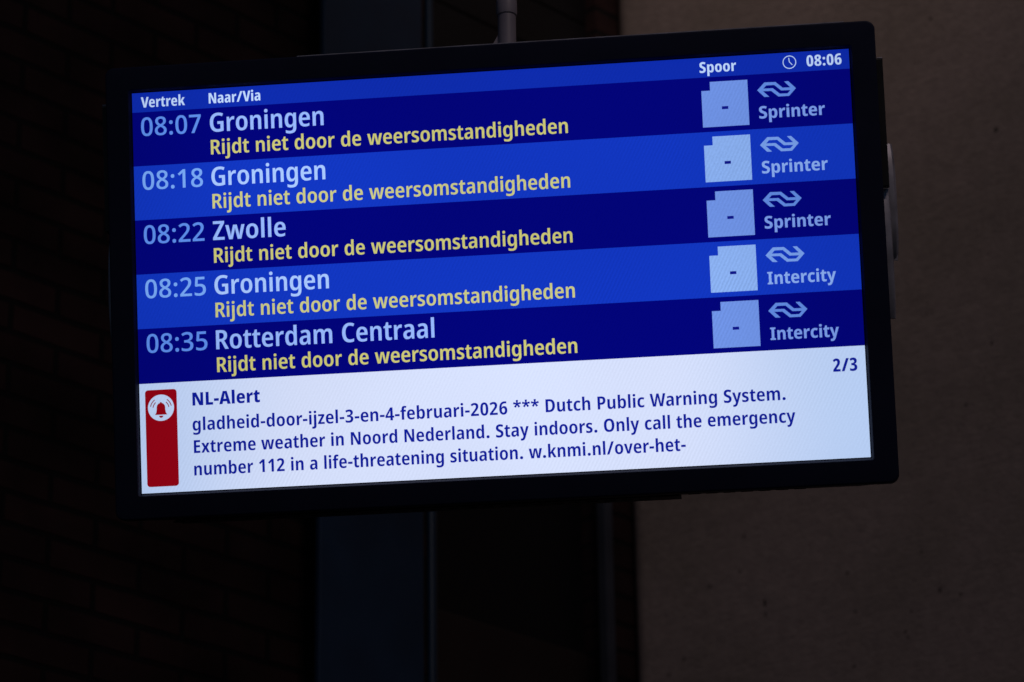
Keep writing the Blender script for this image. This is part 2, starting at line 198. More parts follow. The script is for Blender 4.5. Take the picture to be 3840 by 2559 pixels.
        'r': "':#92z-Q35-Q3l-N4)-K3k+z3U+}2},$2[,$2,,$17+o0T+J02*q03*M03'G-6'G-6-G/P-G/w,G0),G0B,c15-52>-Q",
        's': "'b#N4I)04H(V3K'f1S'=0/'=/+'=-E'L,['],[(|-A(i/1(P/{(P0i(P1S(k1T)(1S)713)O08)k/B)}.L*4-7*c,X+C,Y+n,X,[.o-Q0f-Q1d-Q3I-;4=-'3L+{2k,/1G,D0j,D0.,D/I,./J+u/I+f/j+O0e+71Z+#2N*k3f*>4H)]",
        't': "&x#<1](S2$(S2k(]34(c34'U2a'J1O'=0f'=/b'=.8'a-O(R-P)6-P,7,1,7,1,y-e-E.Q.a0M.a0M-G3&-G3&,70M,70M)=0L(v1%(S",
        'u': ")2#;6f-G6f'G4I'G4'(23u(23U's2]'N1M'=0l'=/['=-~'l-1(j-2)O-2-G0/-G0/)t0.)70o(U1](U2N(U3G(}3h)o3i*J3i-G",
        'v': "(H#3/]'G+q-G.x-G0b*(0i)t0y)N1+))10(s18(s19)%1E)G1W)m1a)~3P-G6Y-G2j'G",
        'w': "+=#L4`*I4T*b4@+;42+o4-,%4',%3|+n3l+93Y*_3N*G2/'G.p'G,#-G.|-G0#*v0,*[0@)x0R)90W(z0^(z0a)00m)Z0{*,11*W1:*l2K-G5i-G6x*j7%*P79)r7M)77R(z7Z(z7[)57l)n7~*L8/*h9<-G<3-G9>'G5{'G",
        'x': "(L#//D*M,1-G/L-G1<+S3,-G6C-G32*L6Q'G38'G18)G/:'G,%'G",
        'y': "(H#A+q-G.z-G0f*90o*(1#)a11)>16).1>).1C)D1[)x1m*93R-G6Y-G2K&m1~&-0m%5/3$i.'$i-Y$i,s$m,U$q,U&+,i&(-?&%-Z&%.0&%.q&8/C&d/Z')/q'L",
        'z': "'T#-4C'G,A'G,A(>0r,5,Y,5,Y-G43-G43,H/m(Y4C(Y",
    },
    'page': {
        '/': "'f#'+y'G1k/954/9/B'G",
        '2': "(=#A58'G,G'G,G(W/H*[0D+>1C,11d,k1e-,1d-N1%-w0?-w/f-w.]-W-y-/,A.6-#.].B///n/C0b/C1z/C3t.n5#-r5$-55#,e4R+m3C*l2=*/0A(u0A(p58(p",
        '3': "(=#R5,-B5+,x4L,73=+c2I+S2I+P3v+A5I*G5J)[5I(v42'r1p'=09'=/3'=-O'L,Q'a,Q)5-=(z.}(d/g(d0s(d1z)51{)c1z*(1C*R0,*g/.*g.A*g.A,-/0,-0&,-19,C1r,o1s-11r-U1%-y05-y/l-y/#-o.2-Y-g-J,Q.[-O/%/S/C0t/C2o/C5+.B",
    },
}
LOGO = [[(1674.9, 96.5), (1694.9, 76.4), (1723.9, 77.0), (1742.0, 93.4), (1762.1, 93.7), (1746.7, 76.9), (1757.5, 76.8), (1776.7, 96.6), (1758.0, 116.3), (1729.8, 116.3), (1711.6, 100.3), (1690.0, 99.7), (1706.0, 115.5), (1692.9, 115.2)], [(1691.4, 92.8), (1699.1, 84.7), (1720.3, 84.8), (1737.7, 100.5), (1762.2, 101.0), (1754.4, 109.3), (1733.8, 109.0), (1716.4, 93.3)]]

# ---------------------------------------------------------------- helpers
def lin(c):
    c = c / 255.0
    return c / 12.92 if c <= 0.04045 else ((c + 0.055) / 1.055) ** 2.4


def rgb(r, g, b):
    return (lin(r), lin(g), lin(b), 1.0)


def new_mat(name):
    m = bpy.data.materials.new(name)
    m.use_nodes = True
    m.node_tree.nodes.clear()
    return m, m.node_tree.nodes, m.node_tree.links


def principled(name, base, rough=0.5, metal=0.0, spec=0.5, vary=0.0, scale=20.0, bump=0.0, bscale=60.0):
    m, N, L = new_mat(name)
    out = N.new('ShaderNodeOutputMaterial')
    p = N.new('ShaderNodeBsdfPrincipled')
    L.new(p.outputs[0], out.inputs[0])
    p.inputs['Base Color'].default_value = (*base, 1)
    p.inputs['Roughness'].default_value = rough
    p.inputs['Metallic'].default_value = metal
    p.inputs['Specular IOR Level'].default_value = spec
    tc = N.new('ShaderNodeTexCoord')
    if vary:
        n = N.new('ShaderNodeTexNoise')
        n.inputs['Scale'].default_value = scale
        n.inputs['Detail'].default_value = 8
        L.new(tc.outputs['Object'], n.inputs['Vector'])
        r = N.new('ShaderNodeMapRange')
        r.inputs[1].default_value = 0.3
        r.inputs[2].default_value = 0.7
        r.inputs[3].default_value = 1 - vary
        r.inputs[4].default_value = 1 + vary
        L.new(n.outputs['Fac'], r.inputs[0])
        mx = N.new('ShaderNodeMix')
        mx.data_type = 'RGBA'
        mx.blend_type = 'MULTIPLY'
        mx.inputs['Factor'].default_value = 1
        mx.inputs['A'].default_value = (*base, 1)
        L.new(r.outputs[0], mx.inputs['B'])
        L.new(mx.outputs['Result'], p.inputs['Base Color'])
        rr = N.new('ShaderNodeMapRange')
        rr.inputs[3].default_value = max(0.02, rough - 0.12)
        rr.inputs[4].default_value = min(1, rough + 0.12)
        L.new(n.outputs['Fac'], rr.inputs[0])
        L.new(rr.outputs[0], p.inputs['Roughness'])
    if bump:
        n2 = N.new('ShaderNodeTexNoise')
        n2.inputs['Scale'].default_value = bscale
        n2.inputs['Detail'].default_value = 6
        L.new(tc.outputs['Object'], n2.inputs['Vector'])
        b = N.new('ShaderNodeBump')
        b.inputs['Strength'].default_value = bump
        b.inputs['Distance'].default_value = 0.004
        L.new(n2.outputs['Fac'], b.inputs['Height'])
        L.new(b.outputs[0], p.inputs['Normal'])
    return m


def screen_mat(name, srgb, grain=0.03, tint=0.0):
    """A patch of lit LCD: its colour, the fine diagonal beat of the pixel grid and the uneven backlight."""
    m, N, L = new_mat(name)
    out = N.new('ShaderNodeOutputMaterial')
    p = N.new('ShaderNodeBsdfPrincipled')
    p.inputs['Base Color'].default_value = (0.004, 0.004, 0.006, 1)
    p.inputs['Roughness'].default_value = 0.55
    p.inputs['Specular IOR Level'].default_value = 0.15
    L.new(p.outputs[0], out.inputs[0])
    tc = N.new('ShaderNodeTexCoord')
    # pixel grid beat, stretched steeply across the panel
    mp = N.new('ShaderNodeMapping')
    mp.inputs['Rotation'].default_value = (0, 0, math.radians(27))
    L.new(tc.outputs['Object'], mp.inputs['Vector'])
    wv = N.new('ShaderNodeTexWave')
    wv.wave_profile = 'SIN'
    wv.inputs['Scale'].default_value = 66.0
    wv.inputs['Distortion'].default_value = 1.2
    wv.inputs['Detail'].default_value = 2
    wv.inputs['Detail Scale'].default_value = 2.0
    L.new(mp.outputs[0], wv.inputs['Vector'])
    pat = N.new('ShaderNodeTexNoise')
    pat.inputs['Scale'].default_value = 9
    pat.inputs['Detail'].default_value = 2
    L.new(tc.outputs['Object'], pat.inputs['Vector'])
    fine = N.new('ShaderNodeTexNoise')
    fine.inputs['Scale'].default_value = 420
    fine.inputs['Detail'].default_value = 2
    L.new(tc.outputs['Object'], fine.inputs['Vector'])

    def math_node(op, a, b):
        n = N.new('ShaderNodeMath')
        n.operation = op
        for k, v in enumerate((a, b)):
            if isinstance(v, (int, float)):
                n.inputs[k].default_value = v
            else:
                L.new(v, n.inputs[k])
        return n.outputs[0]
    amp = math_node('MULTIPLY', math_node('MULTIPLY', pat.outputs['Fac'], pat.outputs['Fac']), 5.0 * grain)
    w0 = math_node('SUBTRACT', wv.outputs['Fac'], 0.5)
    beat = math_node('MULTIPLY', w0, amp)
    f0 = math_node('MULTIPLY', math_node('SUBTRACT', fine.outputs['Fac'], 0.5), 3.2 * grain)
    mura = N.new('ShaderNodeTexNoise')
    mura.inputs['Scale'].default_value = 2.4
    mura.inputs['Detail'].default_value = 1
    L.new(tc.outputs['Object'], mura.inputs['Vector'])
    m0 = math_node('MULTIPLY', math_node('SUBTRACT', mura.outputs['Fac'], 0.5), 0.28)
    strength = math_node('ADD', 1.0, math_node('ADD', math_node('ADD', beat, f0), m0))
    # edge-lit panel: the backlight weakens and cools towards the two ends
    sp = N.new('ShaderNodeSeparateXYZ')
    L.new(tc.outputs['Object'], sp.inputs[0])
    edge = N.new('ShaderNodeMapRange')
    edge.interpolation_type = 'SMOOTHSTEP'
    edge.inputs[1].default_value = 0.24
    edge.inputs[2].default_value = 0.54
    L.new(math_node('ABSOLUTE', math_node('ADD', sp.outputs['X'], 0.02), 0), edge.inputs[0])
    strength = math_node('MULTIPLY', strength, math_node('SUBTRACT', 1.0, math_node('MULTIPLY', edge.outputs[0], 0.15)))
    L.new(strength, p.inputs['Emission Strength'])
    col = rgb(*srgb)
    p.inputs['Emission Color'].default_value = col
    if tint:
        # backlight colour drifts from cool to faintly pink over the panel
        mx = N.new('ShaderNodeMix')
        mx.data_type = 'RGBA'
        mx.inputs['B'].default_value = (col[0] * (1 - tint), col[1] * (1 - tint * 0.32), min(1, col[2] * 1.12), 1)
        mx.inputs['A'].default_value = (col[0], col[1], col[2], 1)
        L.new(edge.outputs[0], mx.inputs['Factor'])
        L.new(mx.outputs['Result'], p.inputs['Emission Color'])
    return m


COL = bpy.context.scene.collection


def link(o, parent=None, label=None):
    COL.objects.link(o)
    if parent:
        o.parent = parent
    if label:
        o['label'] = label
    return o


def mesh_obj(name, bm, mat, parent=None, smooth=False, label=None):
    bmesh.ops.recalc_face_normals(bm, faces=bm.faces)
    me = bpy.data.meshes.new(name)
    bm.to_mesh(me)
    bm.free()
    if smooth:
        for p in me.polygons:
            p.use_smooth = True
    for m in (mat if isinstance(mat, (list, tuple)) else [mat]):
        me.materials.append(m)
    return link(bpy.data.objects.new(name, me), parent, label)


def tag(o, label, cat, group=None):
    o['label'] = label
    o['category'] = cat
    if group:
        o['group'] = group
    return o


def box(bm, x0, x1, y0, y1, z0, z1, bevel=0.0, seg=2):
    r = bmesh.ops.create_cube(bm, size=1)
    for v in r['verts']:
        v.co = Vector(((x0 + x1) / 2 + v.co.x * (x1 - x0), (y0 + y1) / 2 + v.co.y * (y1 - y0), (z0 + z1) / 2 + v.co.z * (z1 - z0)))
    if bevel:
        es = list({e for v in r['verts'] for e in v.link_edges})
        bmesh.ops.bevel(bm, geom=es, offset=bevel, segments=seg, profile=0.5, affect='EDGES')
    return bm


def lathe(bm, prof, cx=0, cy=0, n=40):
    rings = []
    for r, z in prof:
        rings.append([bm.verts.new((cx + r * math.cos(2 * math.pi * k / n), cy + r * math.sin(2 * math.pi * k / n), z)) for k in range(n)])
    for a, b in zip(rings, rings[1:]):
        for k in range(n):
            bm.faces.new((a[k], a[(k + 1) % n], b[(k + 1) % n], b[k]))
    bm.faces.new(rings[0][::-1])
    bm.faces.new(rings[-1])
    return bm


# ---------------------------------------------------------------- display coordinates
U = 1.02 / 1920.0                     # one screen pixel in metres


def sx(x):
    return (x - 960.0) * U


def sy(y):
    return (540.0 - y) * U


def filled(loops, z):
    """Flat outline with holes, in screen pixels, as a mesh datablock."""
    cu = bpy.data.curves.new('outline', 'CURVE')
    cu.dimensions = '2D'
    cu.fill_mode = 'BOTH'
    for lp in loops:
        sp = cu.splines.new('POLY')
        sp.points.add(len(lp) - 1)
        for p, (x, y) in zip(sp.points, lp):
            p.co = (sx(x), sy(y), 0, 1)
        sp.use_cyclic_u = True
    o = bpy.data.objects.new('outline', cu)
    COL.objects.link(o)
    dg = bpy.context.evaluated_depsgraph_get()
    me = bpy.data.meshes.new_from_object(o.evaluated_get(dg))
    bpy.data.objects.remove(o)
    bpy.data.curves.remove(cu)
    for v in me.vertices:
        v.co.z = z
    me.materials.clear()
    return me


def flat(name, loops, z, mat, parent, label=None):
    me = filled(loops, z)
    me.name = name
    me.materials.append(mat)
    return link(bpy.data.objects.new(name, me), parent, label)


def rect(x0, y0, x1, y1):
    return [(x0, y0), (x1, y0), (x1, y1), (x0, y1)]


def rrect(x0, y0, x1, y1, r, n=8):
    pts = []
    for cx, cy, a0 in ((x1 - r, y0 + r, -90), (x1 - r, y1 - r, 0), (x0 + r, y1 - r, 90), (x0 + r, y0 + r, 180)):
        for k in range(n + 1):
            a = math.radians(a0 + 90 * k / n)
            pts.append((cx + r * math.cos(a), cy + r * math.sin(a)))
    return pts


def circle(cx, cy, r, n=48):
    return [(cx + r * math.cos(2 * math.pi * k / n), cy + r * math.sin(2 * math.pi * k / n)) for k in range(n)]


def stroke(pts, w):
    """Constant-width stroke round a polyline."""
    L_, R_ = [], []
    for i, (x, y) in enumerate(pts):
        x0, y0 = pts[max(0, i - 1)]
        x1, y1 = pts[min(len(pts) - 1, i + 1)]
        d = math.hypot(x1 - x0, y1 - y0)
        nx, ny = -(y1 - y0) / d * w / 2, (x1 - x0) / d * w / 2
        L_.append((x + nx, y + ny))
        R_.append((x - nx, y - ny))
    return L_ + R_[::-1]


def arc(cx, cy, r, a0, a1, n=12):
    return [(cx + r * math.cos(math.radians(a0 + (a1 - a0) * k / n)), cy - r * math.sin(math.radians(a0 + (a1 - a0) * k / n))) for k in range(n + 1)]


# ---------------------------------------------------------------- lettering
ALPHA = ''.join(chr(c) for c in range(35, 127) if c != 92)   # 91 symbols
AIDX = {c: i for i, c in enumerate(ALPHA)}


def decode(s):
    """glyph string -> advance, contours of (x, y, on)"""
    vals = [AIDX[s[i]] * 91 + AIDX[s[i + 1]] for i in range(0, len(s), 2)]
    advw, i, cs = vals[0], 1, []
    while i < len(vals):
        n = vals[i]
        i += 1
        c = []
        for _ in range(n):
            a, b = vals[i], vals[i + 1]
            i += 2
            c.append((a // 2 - 400, b - 400, a & 1))
        cs.append(c)
    return advw, cs


def flatten(c, seg=5):
    pts = []
    n = len(c)
    ex = []
    for i in range(n):                                      # make implied on-curve points real
        a, b = c[i], c[(i + 1) % n]
        ex.append(a)
        if not a[2] and not b[2]:
            ex.append(((a[0] + b[0]) / 2, (a[1] + b[1]) / 2, 1))
    k = next(i for i, p in enumerate(ex) if p[2])
    ex = ex[k:] + ex[:k] + [ex[k]]
    i = 0
    pts.append(ex[0][:2])
    while i < len(ex) - 1:
        if ex[i + 1][2]:
            pts.append(ex[i + 1][:2])
            i += 1
        else:
            p0, p1, p2 = ex[i], ex[i + 1], ex[i + 2]
            for t in range(1, seg + 1):
                t /= seg
                pts.append(tuple((1 - t) ** 2 * p0[q] + 2 * t * (1 - t) * p1[q] + t * t * p2[q] for q in (0, 1)))
            i += 2
    return pts[:-1]


KERN = {'Ve': -22, 'Vi': -8, 'Wa': -22, 'r-': -14, '-A': -8, 'w.': -24, '/V': 14, 'l/': 6, 'r/': 6}


def lettering(name, text, style, x0, x1, base, cap, z, mat, parent, label=None):
    """A line of text whose ink runs from x0 to x1 (screen pixels) on the given baseline."""
    G = GLYPHS[style]
    x, loops = 0, []
    for i, ch in enumerate(text):
        if ch == ' ':
            x += decode(G[' '])[0]
            continue
        a, cs = decode(G[ch])
        for c in cs:
            loops.append([(x + p[0], p[1]) for p in flatten(c)])
        x += a + KERN.get(text[i:i + 2], 0)
    lo = min(p[0] for l in loops for p in l)
    hi = max(p[0] for l in loops for p in l)
    f = (x1 - x0) / (hi - lo)
    s = cap / 714.0
    return flat(name, [[(x0 + (px - lo) * f, base - py * s) for px, py in l] for l in loops], z, mat, parent, label)


# ---------------------------------------------------------------- the walls and what stands against them
def brick_material(name, c1, c2, mortar):
    m, N, L = new_mat(name)
    out = N.new('ShaderNodeOutputMaterial')
    p = N.new('ShaderNodeBsdfPrincipled')
    L.new(p.outputs[0], out.inputs[0])
    tc = N.new('ShaderNodeTexCoord')
    sp = N.new('ShaderNodeSeparateXYZ')
    L.new(tc.outputs['Object'], sp.inputs[0])
    cb = N.new('ShaderNodeCombineXYZ')
    ad = N.new('ShaderNodeMath')
    ad.operation = 'ADD'
    L.new(sp.outputs['X'], ad.inputs[0])
    L.new(sp.outputs['Y'], ad.inputs[1])
    L.new(ad.outputs[0], cb.inputs['X'])
    L.new(sp.outputs['Z'], cb.inputs['Y'])
    wob = N.new('ShaderNodeTexNoise')
    wob.inputs['Scale'].default_value = 9
    wob.inputs['Detail'].default_value = 3
    L.new(tc.outputs['Object'], wob.inputs['Vector'])
    wa = N.new('ShaderNodeVectorMath')
    wa.operation = 'MULTIPLY_ADD'
    wa.inputs[1].default_value = (0.008, 0.008, 0)
    L.new(wob.outputs['Color'], wa.inputs[0])
    L.new(cb.outputs[0], wa.inputs[2])
    b = N.new('ShaderNodeTexBrick')
    b.inputs['Scale'].default_value = 1
    b.inputs['Brick Width'].default_value = 0.22
    b.inputs['Row Height'].default_value = 0.0625
    b.inputs['Mortar Size'].default_value = 0.0065
    b.inputs['Mortar Smooth'].default_value = 0.3
    b.inputs['Bias'].default_value = -0.1
    b.inputs['Color1'].default_value = (*c1, 1)
    b.inputs['Color2'].default_value = (*c2, 1)
    b.inputs['Mortar'].default_value = (*mortar, 1)
    L.new(wa.outputs[0], b.inputs['Vector'])
    n = N.new('ShaderNodeTexNoise')
    n.inputs['Scale'].default_value = 5
    n.inputs['Detail'].default_value = 8
    L.new(tc.outputs['Object'], n.inputs['Vector'])
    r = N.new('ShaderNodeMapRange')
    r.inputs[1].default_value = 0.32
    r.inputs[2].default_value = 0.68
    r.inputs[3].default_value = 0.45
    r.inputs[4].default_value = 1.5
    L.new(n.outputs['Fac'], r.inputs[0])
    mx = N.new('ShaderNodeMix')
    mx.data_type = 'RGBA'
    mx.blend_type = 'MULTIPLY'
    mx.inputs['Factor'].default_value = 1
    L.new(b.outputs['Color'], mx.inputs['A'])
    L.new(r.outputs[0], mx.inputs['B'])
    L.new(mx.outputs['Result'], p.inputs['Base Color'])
    p.inputs['Roughness'].default_value = 0.85
    p.inputs['Specular IOR Level'].default_value = 0.25
    bp = N.new('ShaderNodeBump')
    bp.inputs['Strength'].default_value = 1.0
    bp.inputs['Distance'].default_value = 0.008
    bp.invert = True
    L.new(b.outputs['Fac'], bp.inputs['Height'])
    bp2 = N.new('ShaderNodeBump')
    bp2.inputs['Strength'].default_value = 0.5
    bp2.inputs['Distance'].default_value = 0.004
    n3 = N.new('ShaderNodeTexNoise')
    n3.inputs['Scale'].default_value = 70
    n3.inputs['Detail'].default_value = 5
    L.new(tc.outputs['Object'], n3.inputs['Vector'])
    L.new(n3.outputs['Fac'], bp2.inputs['Height'])
    L.new(bp.outputs[0], bp2.inputs['Normal'])
    L.new(bp2.outputs[0], p.inputs['Normal'])
    return m


def plaster_material(name, spots):
    m, N, L = new_mat(name)
    out = N.new('ShaderNodeOutputMaterial')
    p = N.new('ShaderNodeBsdfPrincipled')
    L.new(p.outputs[0], out.inputs[0])
    p.inputs['Roughness'].default_value = 0.9
    p.inputs['Specular IOR Level'].default_value = 0.2
    tc = N.new('ShaderNodeTexCoord')

    def noise(scale, detail, rough=0.5, stretch=None):
        n = N.new('ShaderNodeTexNoise')
        n.inputs['Scale'].default_value = scale
        n.inputs['Detail'].default_value = detail
        n.inputs['Roughness'].default_value = rough
        if stretch:
            mp = N.new('ShaderNodeMapping')
            mp.inputs['Scale'].default_value = stretch
            L.new(tc.outputs['Object'], mp.inputs['Vector'])
            L.new(mp.outputs[0], n.inputs['Vector'])
            return n.outputs['Fac']
        L.new(tc.outputs['Object'], n.inputs['Vector'])
        return n.outputs['Fac']

    def mrange(src, a, b, c, d):
        r = N.new('ShaderNodeMapRange')
        r.interpolation_type = 'SMOOTHSTEP'
        for k, v in enumerate((a, b, c, d)):
            r.inputs[k + 1].default_value = v
        L.new(src, r.inputs[0])
        return r.outputs[0]

    def mul(a, b):
        n = N.new('ShaderNodeMath')
        n.operation = 'MULTIPLY'
        for k, v in enumerate((a, b)):
            if isinstance(v, (int, float)):
                n.inputs[k].default_value = v
            else:
                L.new(v, n.inputs[k])
        return n.outputs[0]
    ramp = N.new('ShaderNodeMix')
    ramp.data_type = 'RGBA'
    ramp.inputs['A'].default_value = PLASTER_A
    ramp.inputs['B'].default_value = PLASTER_B
    L.new(mrange(noise(3.2, 5), 0.36, 0.64, 0, 1), ramp.inputs['Factor'])
    k = mrange(noise(38, 8, 0.65), 0.3, 0.7, 0.91, 1.08)
    # scattered pits and flecks
    vo = N.new('ShaderNodeTexVoronoi')
    vo.inputs['Scale'].default_value = 16
    L.new(tc.outputs['Object'], vo.inputs['Vector'])
    pit = mrange(vo.outputs['Distance'], 0.035, 0.085, 0.35, 1.0)
    gate = mrange(noise(4.5, 2), 0.52, 0.58, 0.0, 1.0)
    mixg = N.new('ShaderNodeMix')
    mixg.inputs[2].default_value = 1.0
    L.new(gate, mixg.inputs[0])
    L.new(pit, mixg.inputs[3])
    k = mul(k, mixg.outputs[0])
    # the larger chips, each at its own place on the wall
    sp = N.new('ShaderNodeSeparateXYZ')
    L.new(tc.outputs['Object'], sp.inputs[0])
    for (x, z, rx, rz, depth) in spots:
        cb = N.new('ShaderNodeCombineXYZ')
        for ax, c0, r0 in (('X', x, rx), ('Z', z, rz)):
            s1 = N.new('ShaderNodeMath')
            s1.operation = 'SUBTRACT'
            L.new(sp.outputs[ax], s1.inputs[0])
            s1.inputs[1].default_value = c0
            s2 = N.new('ShaderNodeMath')
            s2.operation = 'DIVIDE'
            L.new(s1.outputs[0], s2.inputs[0])
            s2.inputs[1].default_value = r0
            L.new(s2.outputs[0], cb.inputs[ax])
        ln = N.new('ShaderNodeVectorMath')
        ln.operation = 'LENGTH'
        L.new(cb.outputs[0], ln.inputs[0])
        k = mul(k, mrange(ln.outputs['Value'], 0.6, 1.3, depth, 1.0))
    mx = N.new('ShaderNodeMix')
    mx.data_type = 'RGBA'
    mx.blend_type = 'MULTIPLY'
    mx.inputs['Factor'].default_value = 1
    L.new(ramp.outputs['Result'], mx.inputs['A'])
    L.new(k, mx.inputs['B'])
    L.new(mx.outputs['Result'], p.inputs['Base Color'])
    b0 = N.new('ShaderNodeBump')
    b0.inputs['Strength'].default_value = 0.22
    b0.inputs['Distance'].default_value = 0.006
    L.new(noise(45, 7, 0.6, (0.35, 1, 1.6)), b0.inputs['Height'])
    b1 = N.new('ShaderNodeBump')
    L.new(b0.outputs[0], b1.inputs['Normal'])
    b1.inputs['Strength'].default_value = 0.3
    b1.inputs['Distance'].default_value = 0.012
    L.new(noise(14, 9, 0.6), b1.inputs['Height'])
    b2 = N.new('ShaderNodeBump')
    b2.inputs['Strength'].default_value = 0.35
    b2.inputs['Distance'].default_value = 0.004
    L.new(noise(120, 4), b2.inputs['Height'])
    L.new(b1.outputs[0], b2.inputs['Normal'])
    L.new(b2.outputs[0], p.inputs['Normal'])
    return m


PLASTER_A = (0.43, 0.328, 0.282, 1)
PLASTER_B = (0.50, 0.375, 0.333, 1)
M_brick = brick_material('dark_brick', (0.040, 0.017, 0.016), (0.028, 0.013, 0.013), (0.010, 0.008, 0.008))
M_plaster = plaster_material('rough_plaster', [
    (0.3891, 3.8306, 0.0037, 0.0085, 0.12),
    (0.84, 3.7525, 0.0056, 0.007, 0.45),
    (1.0572, 4.7052, 0.0058, 0.0062, 0.3),
    (1.0078, 4.24, 0.0043, 0.0049, 0.4),
    (0.7656, 3.7243, 0.0035, 0.0027, 0.3),
    (0.748, 3.6854, 0.0042, 0.0027, 0.25),
    (0.7524, 3.672, 0.0028, 0.0022, 0.4),
    (0.6101, 3.8435, 0.0058, 0.005, 0.5),
    (0.6143, 3.642, 0.0043, 0.0033, 0.3),
    (0.1621, 3.7583, 0.0052, 0.0046, 0.45),
    (0.3405, 3.991, 0.0037, 0.0046, 0.35),
    (0.3256, 3.9156, 0.0059, 0.004, 0.5),
    (0.8893, 3.7313, 0.0049, 0.0043, 0.5),
    (0.8, 3.8433, 0.0035, 0.0049, 0.55),
    (0.2397, 3.9027, 0.0067, 0.0052, 0.6),
    (0.6246, 3.7565, 0.005, 0.0039, 0.5),
    (0.3891, 3.8054, 0.0044, 0.0056, 0.5),
    (0.1897, 5.2279, 0.0096, 0.0062, 0.7)])
M_column = principled('blue_grey_paint', (0.016, 0.042, 0.092), 0.5, 0, 0.4, vary=0.25, scale=6, bump=0.15, bscale=30)
M_conduit = principled('pale_blue_conduit', (0.015, 0.042, 0.085), 0.4, 0, 0.5, vary=0.15, scale=12)
M_jamb = principled('pale_frame_paint', (0.055, 0.06, 0.08), 0.5, 0, 0.4, vary=0.2, scale=10)
M_shade = principled('shade_black', (0.010, 0.009, 0.011), 0.6, 0, 0.3, vary=0.3, scale=6)  # near-black colour carries the shade above the window
M_pane = principled('dark_glass', (0.012, 0.011, 0.013), 0.4, 0, 0.2)
M_panel = principled('brown_board', (0.030, 0.018, 0.017), 0.6, 0, 0.3, vary=0.3, scale=5)

CORNER = Vector((0.270231, 7.144892, 0.0))
PHI = math.radians(47)
WT = 4.72   # top of the window opening, behind the display
WB = 2.30


def at_wall(name, phi):
    o = link(bpy.data.objects.new(name, None))
    o.location = CORNER
    o.rotation_euler = (0, 0, phi)
    return o


bw = bmesh.new()
box(bw, -6.0, -0.640, 0.0, 0.30, 0.0, 7.2)
box(bw, -0.093, -0.002, 0.0, 0.30, 0.0, 7.2)
box(bw, -0.0025, 0.20, 0.001, 0.299, 0.001, 7.199)
box(bw, -0.640, -0.093, 0.0, 0.30, 6.2, 7.2)
box(bw, -0.640, -0.093, 0.0, 0.30, 0.0, WB)
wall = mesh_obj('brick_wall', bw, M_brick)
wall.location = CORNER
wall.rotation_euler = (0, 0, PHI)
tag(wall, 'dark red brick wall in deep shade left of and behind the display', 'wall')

pw = bmesh.new()
RC = 0.06                                   # rounded arris where the plaster turns in to the brick
prof = [(RC - RC * math.sin(math.radians(90 - 7.5 * k)), RC - RC * math.cos(math.radians(90 - 7.5 * k))) for k in range(13)]
prof += [(4.2, 0.0), (4.2, 0.30), (0.0, 0.30)]
lo = [pw.verts.new((x, y, 0.0)) for x, y in prof]
hi = [pw.verts.new((x, y, 7.2)) for x, y in prof]
for k in range(len(prof)):
    pw.faces.new((lo[k], lo[(k + 1) % len(prof)], hi[(k + 1) % len(prof)], hi[k]))
pw.faces.new(lo[::-1])
pw.faces.new(hi)
pl = mesh_obj('plaster_wall', pw, M_plaster)
pl.location = CORNER - 0.046 * Vector((math.cos(PHI), math.sin(PHI), 0))
pl.rotation_euler = (0, 0, PHI - math.pi / 2)
for p in pl.data.polygons:
    p.use_smooth = len(p.vertices) == 4
pl.data.set_sharp_from_angle(angle=math.radians(35))
tag(pl, 'rough beige plaster wall with dark chips, dimly lit on the right', 'wall')

win = at_wall('window', PHI)
tag(win, 'dark unlit window with pale right jamb in the brick wall under the display', 'window')
bm = bmesh.new()
box(bm, -0.120, -0.0935, -0.012, 0.012, WB, WT - 0.001, 0.002)
box(bm, -0.6395, -0.612, 0.02, 0.10, WB, WT - 0.001, 0.002)
box(bm, -0.611, -0.121, 0.02, 0.10, WT - 0.05, WT - 0.001, 0.002)
box(bm, -0.611, -0.121, 0.02, 0.10, WB + 0.001, WB + 0.05, 0.002)
mesh_obj('frame', bm, M_jamb, win)
bm = bmesh.new()
box(bm, -0.611, -0.121, 0.055, 0.065, 3.80, WT - 0.051)
mesh_obj('pane', bm, M_pane, win)
bm = bmesh.new()
box(bm, -0.611, -0.121, 0.045, 0.08, WB + 0.051, 3.798, 0.004)
mesh_obj('lower_panel', bm, M_panel, win)

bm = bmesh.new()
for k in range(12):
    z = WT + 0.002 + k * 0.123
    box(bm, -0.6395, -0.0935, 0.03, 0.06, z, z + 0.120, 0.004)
mesh_obj('shade_boards', bm, M_shade, win)  # added boards, standing in for deep shade on the upper wall

col = at_wall('steel_column', PHI)
tag(col, 'blue grey painted steel column standing against the brick wall', 'column')
bm = bmesh.new()
box(bm, -1.061, -0.772, -0.100, -0.086, 0.0, 7.2, 0.003)
mesh_obj('front_flange', bm, M_column, col)
bm = bmesh.new()
box(bm, -0.924, -0.909, -0.0855, -0.0165, 0.0, 7.2)
mesh_obj('web', bm, M_column, col)
bm = bmesh.new()
box(bm, -0.955, -0.772, -0.016, -0.002, 0.0, 7.2, 0.003)
mesh_obj('rear_flange', bm, M_column, col)

bm = bmesh.new()
lathe(bm, [(0.0095, 0.0), (0.0095, 7.2)], 0, 0, 24)
cond = at_wall('conduit_pipe', PHI)
tag(cond, 'thin blue grey conduit pipe running up beside the steel column', 'pipe')
mesh_obj('pipe', bm, M_conduit, cond, smooth=False).location = (-0.742, -0.09, 0)
for zc in (3.25, 4.95):
    bm = bmesh.new()
    box(bm, -0.757, -0.727, -0.0795, -0.001, zc - 0.012, zc + 0.012, 0.002)
    mesh_obj('clip', bm, M_conduit, cond)

